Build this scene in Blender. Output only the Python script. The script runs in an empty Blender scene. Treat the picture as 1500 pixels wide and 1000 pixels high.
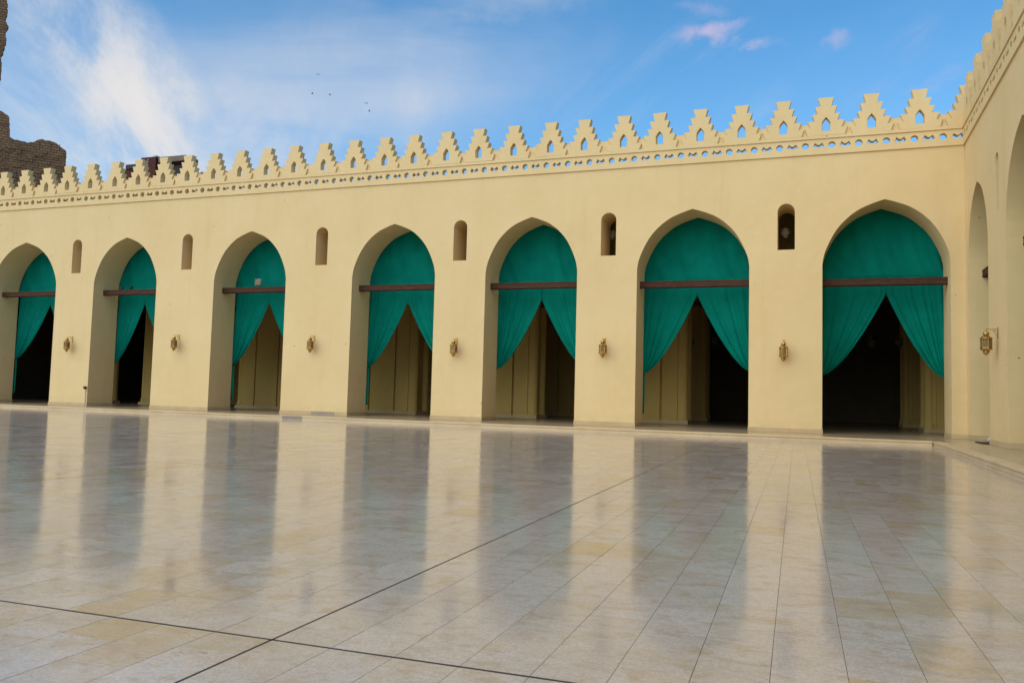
import bpy, bmesh, math, random
from mathutils import Vector, Matrix
rnd = random.Random(7)
S = bpy.context.scene
COL = S.collection
M = 1.8                      # metres per merlon spacing; the plan below is laid out in merlon spacings
# ------------------------------------------------------------------ camera
cam_d = bpy.data.cameras.new('camera'); cam = bpy.data.objects.new('camera', cam_d); COL.objects.link(cam)
cam_d.lens = 1204.0 / 1500 * 36; cam_d.sensor_width = 36; cam_d.clip_start = .05; cam_d.clip_end = 3000
ri = Vector((0.94214851, 0.33414361, 0.02653737)); up = Vector((-0.00260168, -0.07187767, 0.99741006)); fw = Vector((-0.33518564, 0.93977745, 0.06685011))
cam.matrix_world = Matrix(((ri.x, up.x, -fw.x, 0), (ri.y, up.y, -fw.y, -20.7844 * M), (ri.z, up.z, -fw.z, .6765 * M), (0, 0, 0, 1)))
S.camera = cam
# ------------------------------------------------------------------ sky and sun
SUN_EL, SUN_AZ = 38.0, 206.0          # azimuth clockwise from +y (the facade's inward normal)
W = bpy.data.worlds.new('World'); S.world = W; W.use_nodes = True
nt = W.node_tree; nt.nodes.clear(); N = nt.nodes.new; Lk = nt.links.new
out = N('ShaderNodeOutputWorld'); bg = N('ShaderNodeBackground'); Lk(bg.outputs[0], out.inputs[0])
SKY = 0.13
bg.inputs[1].default_value = SKY
sky = N('ShaderNodeTexSky'); sky.sky_type = 'NISHITA'; sky.sun_disc = False
sky.sun_elevation = math.radians(SUN_EL); sky.sun_rotation = math.radians(SUN_AZ)
sky.air_density = 1.0; sky.dust_density = .6; sky.ozone_density = 1.6
tc = N('ShaderNodeTexCoord')
def vm(op, a, b=None):
    n = N('ShaderNodeVectorMath'); n.operation = op
    for i, x in enumerate((a, b)):
        if x is None: continue
        if hasattr(x, 'is_linked') or hasattr(x, 'links'): Lk(x, n.inputs[i])
        else: n.inputs[i].default_value = x
    return n
def mt(op, a, b=None, c=None, clamp=False):
    n = N('ShaderNodeMath'); n.operation = op; n.use_clamp = clamp
    for i, x in enumerate((a, b, c)):
        if x is None: continue
        if isinstance(x, (int, float)): n.inputs[i].default_value = x
        else: Lk(x, n.inputs[i])
    return n.outputs[0]
DIR = tc.outputs['Generated']
# fibrous cirrus: noise stretched along one direction of a high flat layer
sep = N('ShaderNodeSeparateXYZ'); Lk(DIR, sep.inputs[0])
zz = mt('MAXIMUM', sep.outputs[2], .02); zz = mt('ADD', zz, .10)
cx = mt('DIVIDE', sep.outputs[0], zz); cyy = mt('DIVIDE', sep.outputs[1], zz)
comb = N('ShaderNodeCombineXYZ'); Lk(cx, comb.inputs[0]); Lk(cyy, comb.inputs[1])
def cnoise(scale, rot, stretch, detail, rough, dist=0.0, off=(0, 0, 0)):
    mp = N('ShaderNodeMapping'); mp.vector_type = 'TEXTURE'; mp.inputs['Rotation'].default_value = (0, 0, rot); mp.inputs['Scale'].default_value = (stretch, 1, 1); mp.inputs['Location'].default_value = off
    Lk(comb.outputs[0], mp.inputs[0])
    n = N('ShaderNodeTexNoise'); n.inputs['Scale'].default_value = scale; n.inputs['Detail'].default_value = detail; n.inputs['Roughness'].default_value = rough; n.inputs['Distortion'].default_value = dist
    Lk(mp.outputs[0], n.inputs['Vector']); return n.outputs[0]
def rng(x, a, b, c=0.0, d=1.0, kind='SMOOTHSTEP'):
    n = N('ShaderNodeMapRange'); n.interpolation_type = kind; Lk(x, n.inputs[0])
    for i, v in enumerate((a, b, c, d)): n.inputs[i + 1].default_value = v
    return n.outputs[0]
_n = N('ShaderNodeTexNoise'); _n.inputs['Scale'].default_value = 9; _n.inputs['Detail'].default_value = 7; _n.inputs['Roughness'].default_value = .62; Lk(DIR, _n.inputs['Vector'])
_o = vm('SUBTRACT', _n.outputs['Color'], (.5, .5, .5)).outputs[0]
_s = N('ShaderNodeVectorMath'); _s.operation = 'SCALE'; _s.inputs['Scale'].default_value = .085; Lk(_o, _s.inputs[0])
RAG = vm('ADD', DIR, _s.outputs[0]).outputs[0]
def blob(u, v, ru, rv, ang=0.0, soft=1.0):
    """soft elliptical patch of the sky round a fixed compass direction (u, v: where it stands, in degrees-like tangent units)"""
    d = (fw + ri * ((u - 750) / 1204) - up * ((v - 500) / 1204)).normalized()
    e = Vector((d.y, -d.x, 0)).normalized(); h = e.cross(d) * 1
    if h.z < 0: h = -h
    a = math.radians(ang); e2 = e * math.cos(a) + h * math.sin(a); h2 = -e * math.sin(a) + h * math.cos(a)
    x = vm('DOT_PRODUCT', RAG, tuple(e2 * (1204 / ru))).outputs['Value']; x = mt('SUBTRACT', x, d.dot(e2) * 1204 / ru)
    y = vm('DOT_PRODUCT', RAG, tuple(h2 * (1204 / rv))).outputs['Value']; y = mt('SUBTRACT', y, d.dot(h2) * 1204 / rv)
    f = vm('DOT_PRODUCT', DIR, tuple(d)).outputs['Value']
    r = mt('SQRT', mt('ADD', mt('MULTIPLY', x, x), mt('MULTIPLY', y, y)))
    g = rng(r, 1.0, 0.0)
    return mt('MULTIPLY', g, mt('GREATER_THAN', f, 0.0))
n1 = cnoise(2.6, math.radians(128), 5.0, 10, .64, .7)
n2 = cnoise(.8, math.radians(40), 1.6, 6, .55, .4, (3, 1, 0))
n3 = cnoise(5.0, math.radians(118), 3.5, 8, .6, .5, (1, 5, 0))
fib = mt('ADD', mt('MULTIPLY', n1, .65), mt('MULTIPLY', n3, .35))
main = mt('MULTIPLY', mt('ADD', mt('MULTIPLY', blob(160, 135, 210, 85, -55), 1.5), mt('MULTIPLY', blob(150, 150, 260, 150, -52), .5)), rng(fib, .38, .66, .05, 1.4))
main2 = mt('MULTIPLY', blob(285, 150, 150, 42, -22), rng(fib, .40, .66))
m3 = mt('MULTIPLY', blob(200, 170, 400, 150, -15), rng(fib, .28, .72, .05, .72))
m4 = mt('MULTIPLY', blob(480, 110, 480, 190, 15), rng(n2, .40, .66, .0, .55))
m5 = mt('MULTIPLY', blob(560, 180, 200, 60, 35), rng(fib, .36, .66, 0, .45))
m6 = mt('MULTIPLY', blob(750, 5, 170, 34, 5), rng(n2, .38, .6, 0, .55))
veil = rng(fib, .45, .75, 0, .30)
def addall(*a):
    r = a[0]
    for x in a[1:]: r = mt('ADD', r, x)
    return r
big = mt('SUBTRACT', 1.0, mt('EXPONENT', mt('MULTIPLY', addall(mt('MULTIPLY', main, 1.05), mt('MULTIPLY', main2, .6), m3, m4, m5, m6, mt('MULTIPLY', veil, rng(n2, .42, .62))), -1.25)))
p1 = mt('MULTIPLY', mt('ADD', mt('ADD', blob(1040, 60, 62, 17, 18), blob(1085, 68, 62, 13, -4)), mt('MULTIPLY', blob(1222, 54, 26, 13, -15), .5)), rng(n3, .40, .58, 0, .75))
p2 = mt('MULTIPLY', mt('ADD', blob(1025, 27, 40, 14, 0), mt('ADD', blob(1380, 112, 60, 12, 5), blob(1290, 105, 110, 34, 35))), rng(n3, .4, .65, 0, .35))
pink = mt('MINIMUM', mt('ADD', p1, p2), .8)
tint = N('ShaderNodeMix'); tint.data_type = 'RGBA'; tint.blend_type = 'MULTIPLY'; tint.inputs[0].default_value = 1
SKYTINT = (0.37, 0.745, 0.90, 1)
Lk(sky.outputs[0], tint.inputs[6]); tint.inputs[7].default_value = SKYTINT
def mixc(fac, a, colr):
    n = N('ShaderNodeMix'); n.data_type = 'RGBA'; Lk(fac, n.inputs[0]); Lk(a, n.inputs[6]); n.inputs[7].default_value = colr
    return n.outputs[2]
K = 1 / SKY
hz = rng(sep.outputs[2], .42, .0, 0, .55, 'LINEAR')
c = mixc(hz, tint.outputs[2], (.235 * K, .335 * K, .50 * K, 1))
c = mixc(big, c, (.50 * K, .485 * K, .48 * K, 1))
c = mixc(pink, c, (.37 * K, .325 * K, .45 * K, 1))
Lk(c, bg.inputs[0])
sd = bpy.data.lights.new('sun', 'SUN'); sun = bpy.data.objects.new('sun', sd); COL.objects.link(sun)
sd.energy = 1.78; sd.angle = math.radians(100); sd.color = (1.0, .80, .56)
az, el = math.radians(SUN_AZ), math.radians(SUN_EL)
dsun = Vector((math.sin(az) * math.cos(el), math.cos(az) * math.cos(el), math.sin(el)))
sun.rotation_euler = dsun.to_track_quat('Z', 'Y').to_euler()
S.view_settings.view_transform = 'Standard'; S.view_settings.look = 'None'; S.view_settings.gamma = 1; S.view_settings.exposure = 0.70
S.view_settings.use_curve_mapping = False
S.render.engine = 'CYCLES'
# ------------------------------------------------------------------ materials
def mat(name):
    m = bpy.data.materials.new(name); m.use_nodes = True; t = m.node_tree
    return m, t, t.nodes['Principled BSDF']
class G:
    """small node helper on a tree"""
    def __init__(s, t): s.t = t
    def n(s, kind, **kw):
        x = s.t.nodes.new(kind)
        for k, v in kw.items(): setattr(x, k, v)
        return x
    def l(s, a, b): s.t.links.new(a, b)
    def noise(s, vec, scale, detail=4, rough=.55, dist=0):
        x = s.n('ShaderNodeTexNoise'); x.inputs['Scale'].default_value = scale; x.inputs['Detail'].default_value = detail
        x.inputs['Roughness'].default_value = rough; x.inputs['Distortion'].default_value = dist; s.l(vec, x.inputs['Vector']); return x.outputs[0]
    def rng(s, v, a, b, c=0., d=1., kind='SMOOTHSTEP'):
        x = s.n('ShaderNodeMapRange', interpolation_type=kind); s.l(v, x.inputs[0])
        for i, q in enumerate((a, b, c, d)): x.inputs[i + 1].default_value = q
        return x.outputs[0]
    def mix(s, f, a, b, mode='MIX'):
        x = s.n('ShaderNodeMix', data_type='RGBA', blend_type=mode)
        for i, q in ((0, f), (6, a), (7, b)):
            if isinstance(q, (int, float)): x.inputs[i].default_value = q
            elif isinstance(q, tuple): x.inputs[i].default_value = (*q, 1)[:4]
            else: s.l(q, x.inputs[i])
        return x.outputs[2]
    def math(s, op, a, b=0., clamp=False):
        x = s.n('ShaderNodeMath', operation=op, use_clamp=clamp)
        for i, q in ((0, a), (1, b)):
            if isinstance(q, (int, float)): x.inputs[i].default_value = q
            else: s.l(q, x.inputs[i])
        return x.outputs[0]
    def bump(s, h, dist, strength=1., nrm=None):
        x = s.n('ShaderNodeBump'); x.inputs['Distance'].default_value = dist; x.inputs['Strength'].default_value = strength
        s.l(h, x.inputs['Height'])
        if nrm is not None: s.l(nrm, x.inputs['Normal'])
        return x.outputs[0]
def world_pos(g): return g.n('ShaderNodeNewGeometry').outputs['Position']
def plaster(name, base, dirt=.5):
    m, t, p = mat(name); g = G(t); P = world_pos(g)
    a = g.noise(P, .35, 5, .55); b = g.noise(P, 2.2, 6, .6); f = g.noise(P, 26, 3, .6)
    mp = g.n('ShaderNodeMapping'); mp.inputs['Scale'].default_value = (1.6, 1.6, .16); g.l(P, mp.inputs[0])
    st = g.noise(mp.outputs[0], 1.0, 6, .65)
    c1 = g.mix(g.rng(a, .3, .7), base, tuple(x * y for x, y in zip(base, (.95, .935, .90))))
    c2 = g.mix(g.rng(b, .42, .72, 0, .35), c1, tuple(x * y for x, y in zip(base, (1.05, 1.04, 1.10))))
    c3 = g.mix(g.rng(st, .50, .80, 0, .30 * dirt), c2, tuple(x * y for x, y in zip(base, (.78, .74, .62))))
    # splash-back grime on the lowest hand's breadth
    sp = g.n('ShaderNodeSeparateXYZ'); g.l(P, sp.inputs[0])
    low = g.math('MULTIPLY', g.rng(sp.outputs[2], .75, .12), g.rng(b, .35, .6))
    c4 = g.mix(g.math('MULTIPLY', low, .35 * dirt), c3, tuple(x * y for x, y in zip(base, (.74, .70, .62))))
    # rare dark specks and chips
    v = g.n('ShaderNodeTexVoronoi'); v.inputs['Scale'].default_value = .8; g.l(P, v.inputs['Vector'])
    c5 = g.mix(g.rng(v.outputs['Distance'], .035, .02, 0, .7), c4, (.12, .09, .06))
    g.l(c5, p.inputs['Base Color']); p.inputs['Roughness'].default_value = .9; p.inputs['Specular IOR Level'].default_value = .25
    bv = g.n('ShaderNodeBevel', samples=4); bv.inputs['Radius'].default_value = .018
    n1_ = g.bump(g.noise(P, 1.3, 3, .5), .02, .5, bv.outputs[0]); g.l(g.bump(f, .003, .6, n1_), p.inputs['Normal'])
    return m
CREAM = (.75, .560, .290)
M_PL = plaster('cream_plaster', CREAM, .85)
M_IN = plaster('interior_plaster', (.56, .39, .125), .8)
def stone(name, base, var, rough, scale=6.):
    m, t, p = mat(name); g = G(t); P = world_pos(g)
    a = g.noise(P, 1.1, 5, .6); b = g.noise(P, scale, 6, .65)
    c1 = g.mix(g.rng(a, .3, .7), base, var)
    c2 = g.mix(g.rng(b, .35, .75, 0, .5), c1, tuple(x * .8 for x in base))
    g.l(c2, p.inputs['Base Color']); p.inputs['Roughness'].default_value = rough
    g.l(g.bump(b, .002, .5), p.inputs['Normal'])
    return m
M_KERB = stone('kerb_limestone', (.66, .50, .30), (.58, .42, .23), .55)
M_PLINTH = stone('plinth_limestone', (.57, .42, .23), (.49, .35, .18), .85, 9)
M_GREY = stone('grey_stone', (.36, .285, .21), (.29, .23, .17), .7)
M_PLAT = stone('platform_stone', (.42, .34, .23), (.36, .28, .18), .22)
M_SCREED = stone('joint_mortar', (.085, .066, .050), (.06, .048, .038), .9)
M_SEAL = stone('brown_joint_sealant', (.055, .037, .025), (.075, .052, .037), .9)
def paving_mat():
    m, t, p = mat('polished_paving'); g = G(t); P = world_pos(g)
    at = g.n('ShaderNodeAttribute', attribute_name='tone')
    sp = g.n('ShaderNodeSeparateColor'); g.l(at.outputs['Color'], sp.inputs[0])
    R_, G_, B_ = sp.outputs
    # slab to slab: value, and how ochre it is
    c = g.mix(R_, (.545, .460, .380), (.620, .535, .455))
    b0 = g.noise(P, 4.5, 6, .65, .4)
    c = g.mix(g.math('MULTIPLY', G_, g.rng(b0, .25, .6, .45, 1.)), c, (.52, .36, .17))
    # each slab carries its own veining: offset the coordinates by its tone
    off = g.n('ShaderNodeVectorMath', operation='SCALE'); off.inputs['Scale'].default_value = 37.; g.l(at.outputs['Color'], off.inputs[0])
    add = g.n('ShaderNodeVectorMath', operation='ADD'); g.l(P, add.inputs[0]); g.l(off.outputs[0], add.inputs[1])
    mp = g.n('ShaderNodeMapping'); mp.inputs['Scale'].default_value = (1., 2.0, 1.); g.l(add.outputs[0], mp.inputs[0])
    vein = g.noise(mp.outputs[0], 3.2, 8, .62, .8)
    c = g.mix(g.rng(vein, .50, .70, 0, .52), c, (.38, .28, .185))
    c = g.mix(g.rng(vein, .46, .30, 0, .65), c, (.60, .545, .49))
    c = g.mix(g.rng(b0, .50, .70, 0, .62), c, (.47, .325, .185)); c = g.mix(g.rng(b0, .46, .28, 0, .35), c, (.36, .33, .30))
    # broad stains running over several slabs: ochre, and greenish damp
    s1 = g.noise(P, .55, 6, .62, .6); c = g.mix(g.rng(s1, .54, .74, 0, .72), c, (.50, .35, .18))
    s2 = g.noise(P, .95, 6, .6, .9); c = g.mix(g.rng(s2, .60, .76, 0, .45), c, (.27, .25, .14))
    # travertine pores and scratches
    mp2 = g.n('ShaderNodeMapping'); mp2.inputs['Scale'].default_value = (9., 26., 9.); g.l(add.outputs[0], mp2.inputs[0])
    pore = g.noise(mp2.outputs[0], 1.6, 5, .72, .3); pm = g.rng(pore, .605, .68)
    big_ = g.noise(P, 3.1, 3, .5); pm = g.math('MULTIPLY', pm, g.rng(big_, .40, .62))
    c = g.mix(g.math('MULTIPLY', pm, .85), c, (.085, .060, .042))
    fine = g.noise(P, 70, 3, .6); c = g.mix(g.rng(fine, .3, .7, 0, .40), c, (.26, .215, .175))
    g.l(c, p.inputs['Base Color'])
    # polish: wet-looking but worn unevenly
    r1 = g.noise(P, 1.4, 5, .6)
    r = g.math('ADD', g.rng(r1, .3, .7, .06, .135, 'LINEAR'), g.math('MULTIPLY', B_, .045))
    r = g.math('ADD', r, g.math('MULTIPLY', pm, .3))
    g.l(r, p.inputs['Roughness']); p.inputs['IOR'].default_value = 1.34
    h = g.math('SUBTRACT', g.math('MULTIPLY', g.noise(P, 2.2, 2, .5), .5), g.math('MULTIPLY', pm, .35))
    g.l(g.bump(h, .0016, .5), p.inputs['Normal'])
    return m
M_PAVE = paving_mat()
def cloth_mat():
    m, t, p = mat('green_curtain_cloth'); g = G(t); P = world_pos(g)
    a = g.noise(P, 1.2, 4, .6)
    c = g.mix(g.rng(a, .3, .7), (.0005, .200, .150), (.0005, .160, .120))
    mp = g.n('ShaderNodeMapping'); mp.inputs['Scale'].default_value = (60, 60, 1.2); g.l(P, mp.inputs[0])
    w = g.noise(mp.outputs[0], 1.0, 3, .6); c = g.mix(g.rng(w, .35, .75, 0, .25), c, (.001, .115, .088))
    g.l(c, p.inputs['Base Color']); p.inputs['Roughness'].default_value = .75; p.inputs['Sheen Weight'].default_value = .0
    p.inputs['Sheen Tint'].default_value = (.2, .8, .65, 1); p.inputs['Specular IOR Level'].default_value = .04
    g.l(g.bump(w, .004, .35), p.inputs['Normal'])
    return m
M_CLOTH = cloth_mat()
def wood_mat():
    m, t, p = mat('carved_dark_wood'); g = G(t); P = world_pos(g)
    mp = g.n('ShaderNodeMapping'); mp.inputs['Scale'].default_value = (1.5, 14, 14); g.l(P, mp.inputs[0])
    a = g.noise(mp.outputs[0], 1.5, 6, .6)
    v = g.n('ShaderNodeTexVoronoi', feature='DISTANCE_TO_EDGE'); v.inputs['Scale'].default_value = 9; g.l(P, v.inputs['Vector'])
    c = g.mix(g.rng(a, .3, .7), (.060, .028, .018), (.105, .050, .033)); c = g.mix(g.rng(v.outputs['Distance'], .06, .0, 0, .5), c, (.035, .016, .012))
    g.l(c, p.inputs['Base Color']); p.inputs['Roughness'].default_value = .85; p.inputs['Specular IOR Level'].default_value = .12; g.l(g.bump(v.outputs['Distance'], .02, .6), p.inputs['Normal'])
    return m
M_WOOD = wood_mat()
def metal(name, colr, rough, metallic=1., bump=.002):
    m, t, p = mat(name); g = G(t); P = world_pos(g); a = g.noise(P, 18, 4, .6)
    c = g.mix(g.rng(a, .3, .7), colr, tuple(x * .6 for x in colr)); g.l(c, p.inputs['Base Color'])
    p.inputs['Metallic'].default_value = metallic; g.l(g.rng(a, .2, .8, rough * .7, rough * 1.3), p.inputs['Roughness']); g.l(g.bump(a, bump, .5), p.inputs['Normal'])
    return m
M_BRASS = metal('aged_brass', (.62, .40, .13), .30)
M_DARK = metal('dark_painted_metal', (.02, .02, .022), .5, .2)
M_PIPE = metal('pale_conduit', (.55, .52, .50), .5, .0)
M_ALU = metal('light_grey_metal', (.40, .42, .42), .4, .5)
def glass_mat(name, colr, rough, tr=.85):
    m, t, p = mat(name); g = G(t); a = g.noise(world_pos(g), 12, 3)
    g.l(g.mix(g.rng(a, .3, .7), colr, tuple(x * .8 for x in colr)), p.inputs['Base Color'])
    p.inputs['Roughness'].default_value = rough; p.inputs['Transmission Weight'].default_value = tr; p.inputs['IOR'].default_value = 1.45
    return m
M_PANE = glass_mat('lantern_glass', (.50, .28, .10), .22, .7)
M_LAMPG = glass_mat('cloudy_lamp_glass', (.85, .80, .50), .45, .1)  # glass colour lightened to make up for scant light behind the slits
M_LAMPD = glass_mat('shade_toned_lamp_glass', (.20, .15, .10), .45, .5)  # darkened copy of the lamp glass: aisle shade put into its colour
M_BULB = stone('frosted_bulb', (.20, .13, .07), (.16, .11, .06), .5)
def brick_mat(name, c1, c2, cm, w, h, mort=.012, dirt=(.03, .025, .02)):
    m, t, p = mat(name); g = G(t); P = world_pos(g)
    sp = g.n('ShaderNodeSeparateXYZ'); g.l(P, sp.inputs[0])
    cb = g.n('ShaderNodeCombineXYZ'); g.l(g.math('ADD', sp.outputs[0], sp.outputs[1]), cb.inputs[0]); g.l(sp.outputs[2], cb.inputs[1])
    nz = g.n('ShaderNodeTexNoise'); nz.inputs['Scale'].default_value = .9; g.l(P, nz.inputs['Vector'])
    vm_ = g.n('ShaderNodeVectorMath', operation='MULTIPLY_ADD'); g.l(nz.outputs['Color'], vm_.inputs[0]); vm_.inputs[1].default_value = (.12, .12, 0); g.l(cb.outputs[0], vm_.inputs[2])
    b = g.n('ShaderNodeTexBrick'); g.l(vm_.outputs[0], b.inputs['Vector'])
    b.inputs['Color1'].default_value = (*c1, 1); b.inputs['Color2'].default_value = (*c2, 1); b.inputs['Mortar'].default_value = (*cm, 1)
    b.inputs['Scale'].default_value = 1; b.inputs['Brick Width'].default_value = w; b.inputs['Row Height'].default_value = h; b.inputs['Mortar Size'].default_value = mort; b.inputs['Mortar Smooth'].default_value = .4
    a = g.noise(P, .45, 7, .65); c = g.mix(g.rng(a, .4, .7, 0, .6), b.outputs['Color'], dirt)
    a2 = g.noise(P, 3.5, 5, .7); c = g.mix(g.rng(a2, .4, .8, 0, .4), c, tuple(x * 1.5 for x in c1))
    g.l(c, p.inputs['Base Color']); p.inputs['Roughness'].default_value = .95; p.inputs['Specular IOR Level'].default_value = .1
    n_ = g.bump(g.math('SUBTRACT', a2, g.math('MULTIPLY', b.outputs['Fac'], .6)), .12, .9); g.l(n_, p.inputs['Normal'])
    return m
M_RUIN = brick_mat('weathered_brown_stone', (.30, .178, .098), (.22, .132, .074), (.085, .058, .038), 1.05, .215 * M, .04, (.10, .066, .042))
M_REDB = brick_mat('raw_red_brick', (.150, .040, .030), (.105, .030, .026), (.16, .12, .10), .3, .12, .012, (.075, .04, .036))
M_CONC = stone('raw_concrete', (.21, .150, .12), (.15, .105, .085), .9)
M_TEETH = stone('pale_mortar', (.42, .36, .36), (.34, .28, .28), .9)
M_BLACK = stone('black_opening', (.02, .018, .018), (.012, .011, .011), .7)
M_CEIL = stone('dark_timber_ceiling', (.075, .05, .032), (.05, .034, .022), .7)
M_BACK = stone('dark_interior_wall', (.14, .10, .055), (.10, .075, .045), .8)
M_PLASTIC = stone('white_plastic_film', (.62, .64, .70), (.5, .52, .6), .35)
M_GROUND = stone('dusty_ground', (.22, .18, .13), (.17, .14, .10), .9, 1.)
M_FEATHER = stone('dark_feathers', (.05, .05, .055), (.035, .035, .04), .8)
# ------------------------------------------------------------------ builders
def T(x, y, z): return Vector((x * M, y * M, z * M))
def link(name, me, mt_, parent=None, loc=None):
    o = bpy.data.objects.new(name, me); COL.objects.link(o)
    if mt_ and not me.materials: me.materials.append(mt_)
    if parent: o.parent = parent
    if loc is not None: o.location = loc
    return o
def tag(o, label=None, cat=None, group=None, kind=None):
    for k, v in (('label', label), ('category', cat), ('group', group), ('kind', kind)):
        if v: o[k] = v
    return o
def empty(name, loc=(0, 0, 0)):
    o = bpy.data.objects.new(name, None); COL.objects.link(o); o.location = Vector(loc) * M; o.empty_display_size = .2; return o
class MB:
    def __init__(s): s.bm = bmesh.new()
    def box(s, x0, x1, y0, y1, z0, z1, rot=0., bevel=0.):
        r = bmesh.ops.create_cube(s.bm, size=1)['verts']
        c = Vector(((x0 + x1) / 2, (y0 + y1) / 2, (z0 + z1) / 2))
        for v in r: v.co = (Vector((v.co.x * (x1 - x0), v.co.y * (y1 - y0), v.co.z * (z1 - z0))) + c) * M
        if bevel:
            es = list({e for v in r for e in v.link_edges}); bmesh.ops.bevel(s.bm, geom=es, offset=bevel * M, segments=1, affect='EDGES')
        return s
    def lathe(s, prof, n=16, cx=0., cy=0., a0=0., cap=True):
        rings = []
        for r, z in prof:
            rings.append([s.bm.verts.new((Vector((cx + r * math.cos(a0 + 2 * math.pi * i / n), cy + r * math.sin(a0 + 2 * math.pi * i / n), z))) * M) for i in range(n)])
        for A, B in zip(rings, rings[1:]):
            for i in range(n): s.bm.faces.new((A[i], A[(i + 1) % n], B[(i + 1) % n], B[i]))
        if cap:
            s.bm.faces.new(rings[0][::-1]); s.bm.faces.new(rings[-1])
        return s
    def tube(s, pts, r, n=8):
        pts = [Vector(p) * M for p in pts]; r *= M; rings = []
        for i, p in enumerate(pts):
            d = (pts[min(i + 1, len(pts) - 1)] - pts[max(i - 1, 0)]).normalized()
            a = d.orthogonal().normalized() if abs(d.z) > .9 else d.cross(Vector((0, 0, 1))).normalized(); b = d.cross(a)
            rings.append([s.bm.verts.new(p + a * r * math.cos(2 * math.pi * k / n) + b * r * math.sin(2 * math.pi * k / n)) for k in range(n)])
        for A, B in zip(rings, rings[1:]):
            for i in range(n): s.bm.faces.new((A[i], A[(i + 1) % n], B[(i + 1) % n], B[i]))
        s.bm.faces.new(rings[0][::-1]); s.bm.faces.new(rings[-1]); return s
    def build(s, name, m, parent=None, smooth=False, loc=None):
        bmesh.ops.recalc_face_normals(s.bm, faces=s.bm.faces)
        me = bpy.data.meshes.new(name); s.bm.to_mesh(me); s.bm.free()
        if smooth:
            for p in me.polygons: p.use_smooth = True
            me.set_sharp_from_angle(angle=math.radians(35))
        return link(name, me, m, parent, loc)
def plate(name, loops, y0, y1, m, parent=None, loc=None, frame=None):
    """extrude an outline with holes (x, z loops) between y0 and y1, true holes cut right through"""
    cu = bpy.data.curves.new(name, 'CURVE'); cu.dimensions = '2D'; cu.fill_mode = 'BOTH'; cu.extrude = (y1 - y0) / 2 * M
    for lp in loops:
        sp_ = cu.splines.new('POLY'); sp_.points.add(len(lp) - 1)
        for q, (x, z) in zip(sp_.points, lp): q.co = (x * M, z * M, 0, 1)
        sp_.use_cyclic_u = True
    ob = bpy.data.objects.new(name, cu); COL.objects.link(ob)
    dg = bpy.context.evaluated_depsgraph_get(); me = bpy.data.meshes.new_from_object(ob.evaluated_get(dg))
    bpy.data.objects.remove(ob); bpy.data.curves.remove(cu)
    mid = (y0 + y1) / 2 * M
    for v in me.vertices: v.co = (v.co.x, mid + v.co.z, v.co.y)
    bm = bmesh.new(); bm.from_mesh(me); bmesh.ops.remove_doubles(bm, verts=bm.verts, dist=1e-5); bmesh.ops.recalc_face_normals(bm, faces=bm.faces)
    bm.to_mesh(me); bm.free(); me.name = name; me.materials.clear()
    for p in me.polygons: p.use_smooth = False
    return link(name, me, m, parent, loc)
# ------------------------------------------------------------------ plan
Z_AP, Z_SP = 5.52, 4.02                  # arch crown and springing
PROF = [(0, 0), (.1, .028), (.2, .06), (.37, .125), (.52, .215), (.645, .318), (.737, .413), (.83, .545), (.92, .715), (.975, .86), (1, 1)]
def arch_half():
    out_ = []
    for i in range(len(PROF) - 1):
        p0, p1, p2, p3 = PROF[max(i - 1, 0)], PROF[i], PROF[i + 1], PROF[min(i + 2, len(PROF) - 1)]
        for k in range(3):
            t = k / 3
            out_.append(tuple(.5 * ((2 * p1[j]) + (-p0[j] + p2[j]) * t + (2 * p0[j] - 5 * p1[j] + 4 * p2[j] - p3[j]) * t * t + (-p0[j] + 3 * p1[j] - 3 * p2[j] + p3[j]) * t ** 3) for j in (0, 1)))
    out_.append(PROF[-1]); return out_
AH = arch_half()
def arch_pts(xl, xr, zap=Z_AP, zsp=Z_SP, z0=0.):
    c, w = (xl + xr) / 2, (xr - xl) / 2; h = zap - zsp
    right = [(c + w * x, zap - h * d) for x, d in AH]; left = [(c - w * x, zap - h * d) for x, d in reversed(AH)]
    return [(xl, z0)] + left + right[1:] + [(xr, z0)]       # left foot, over the crown, right foot
def arch_z(x, xl, xr):
    c, w = (xl + xr) / 2, (xr - xl) / 2; q = min(abs(x - c) / w, 1)
    for (a, da), (b, db) in zip(AH, AH[1:]):
        if a <= q <= b: return Z_AP - (Z_AP - Z_SP) * (da + (db - da) * (q - a) / max(b - a, 1e-6))
    return Z_SP
def slit_loop(c, w, z0=4.40, z1=5.53):
    r = w; p = [(c + w, z0), (c + w, z1 - r)]
    p += [(c + r * math.cos(a * math.pi / 12), z1 - r + r * math.sin(a * math.pi / 12)) for a in range(1, 12)]
    return p + [(c - w, z1 - r), (c - w, z0)]
D_WALL = 1.05
ZW, ZF = 6.68, 7.06                      # top of plain wall, top of pierced band
ARCH = [(-31.6, -28.9), (-26.75, -23.79), (-22.14, -19.54), (-17.30, -14.67), (-12.40, -9.755), (-8.235, -5.643), (-4.055, -1.28), (0.40, 3.13)]
SLIT = [-27.8, -22.95, -18.39, -13.47, -9.02, -4.82, -.425]
XL, XR = -33.4, 3.44
AR = .0155                               # the right-hand wall is not quite square to the facade
wall_root = empty('arcade_wall', (0, 0, 0))
tag(wall_root, 'long cream arcade wall facing the courtyard with a row of pointed arches and stepped battlements', 'wall')
outer = [(XL, 0)]
for a, b in ARCH: outer += arch_pts(a, b)
outer += [(XR + 1.1, 0), (XR + 1.1, ZW), (XL, ZW)]
plate('wall_body', [outer] + [slit_loop(c_, .2) for c_ in SLIT], 0, D_WALL, M_PL, wall_root)
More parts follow.
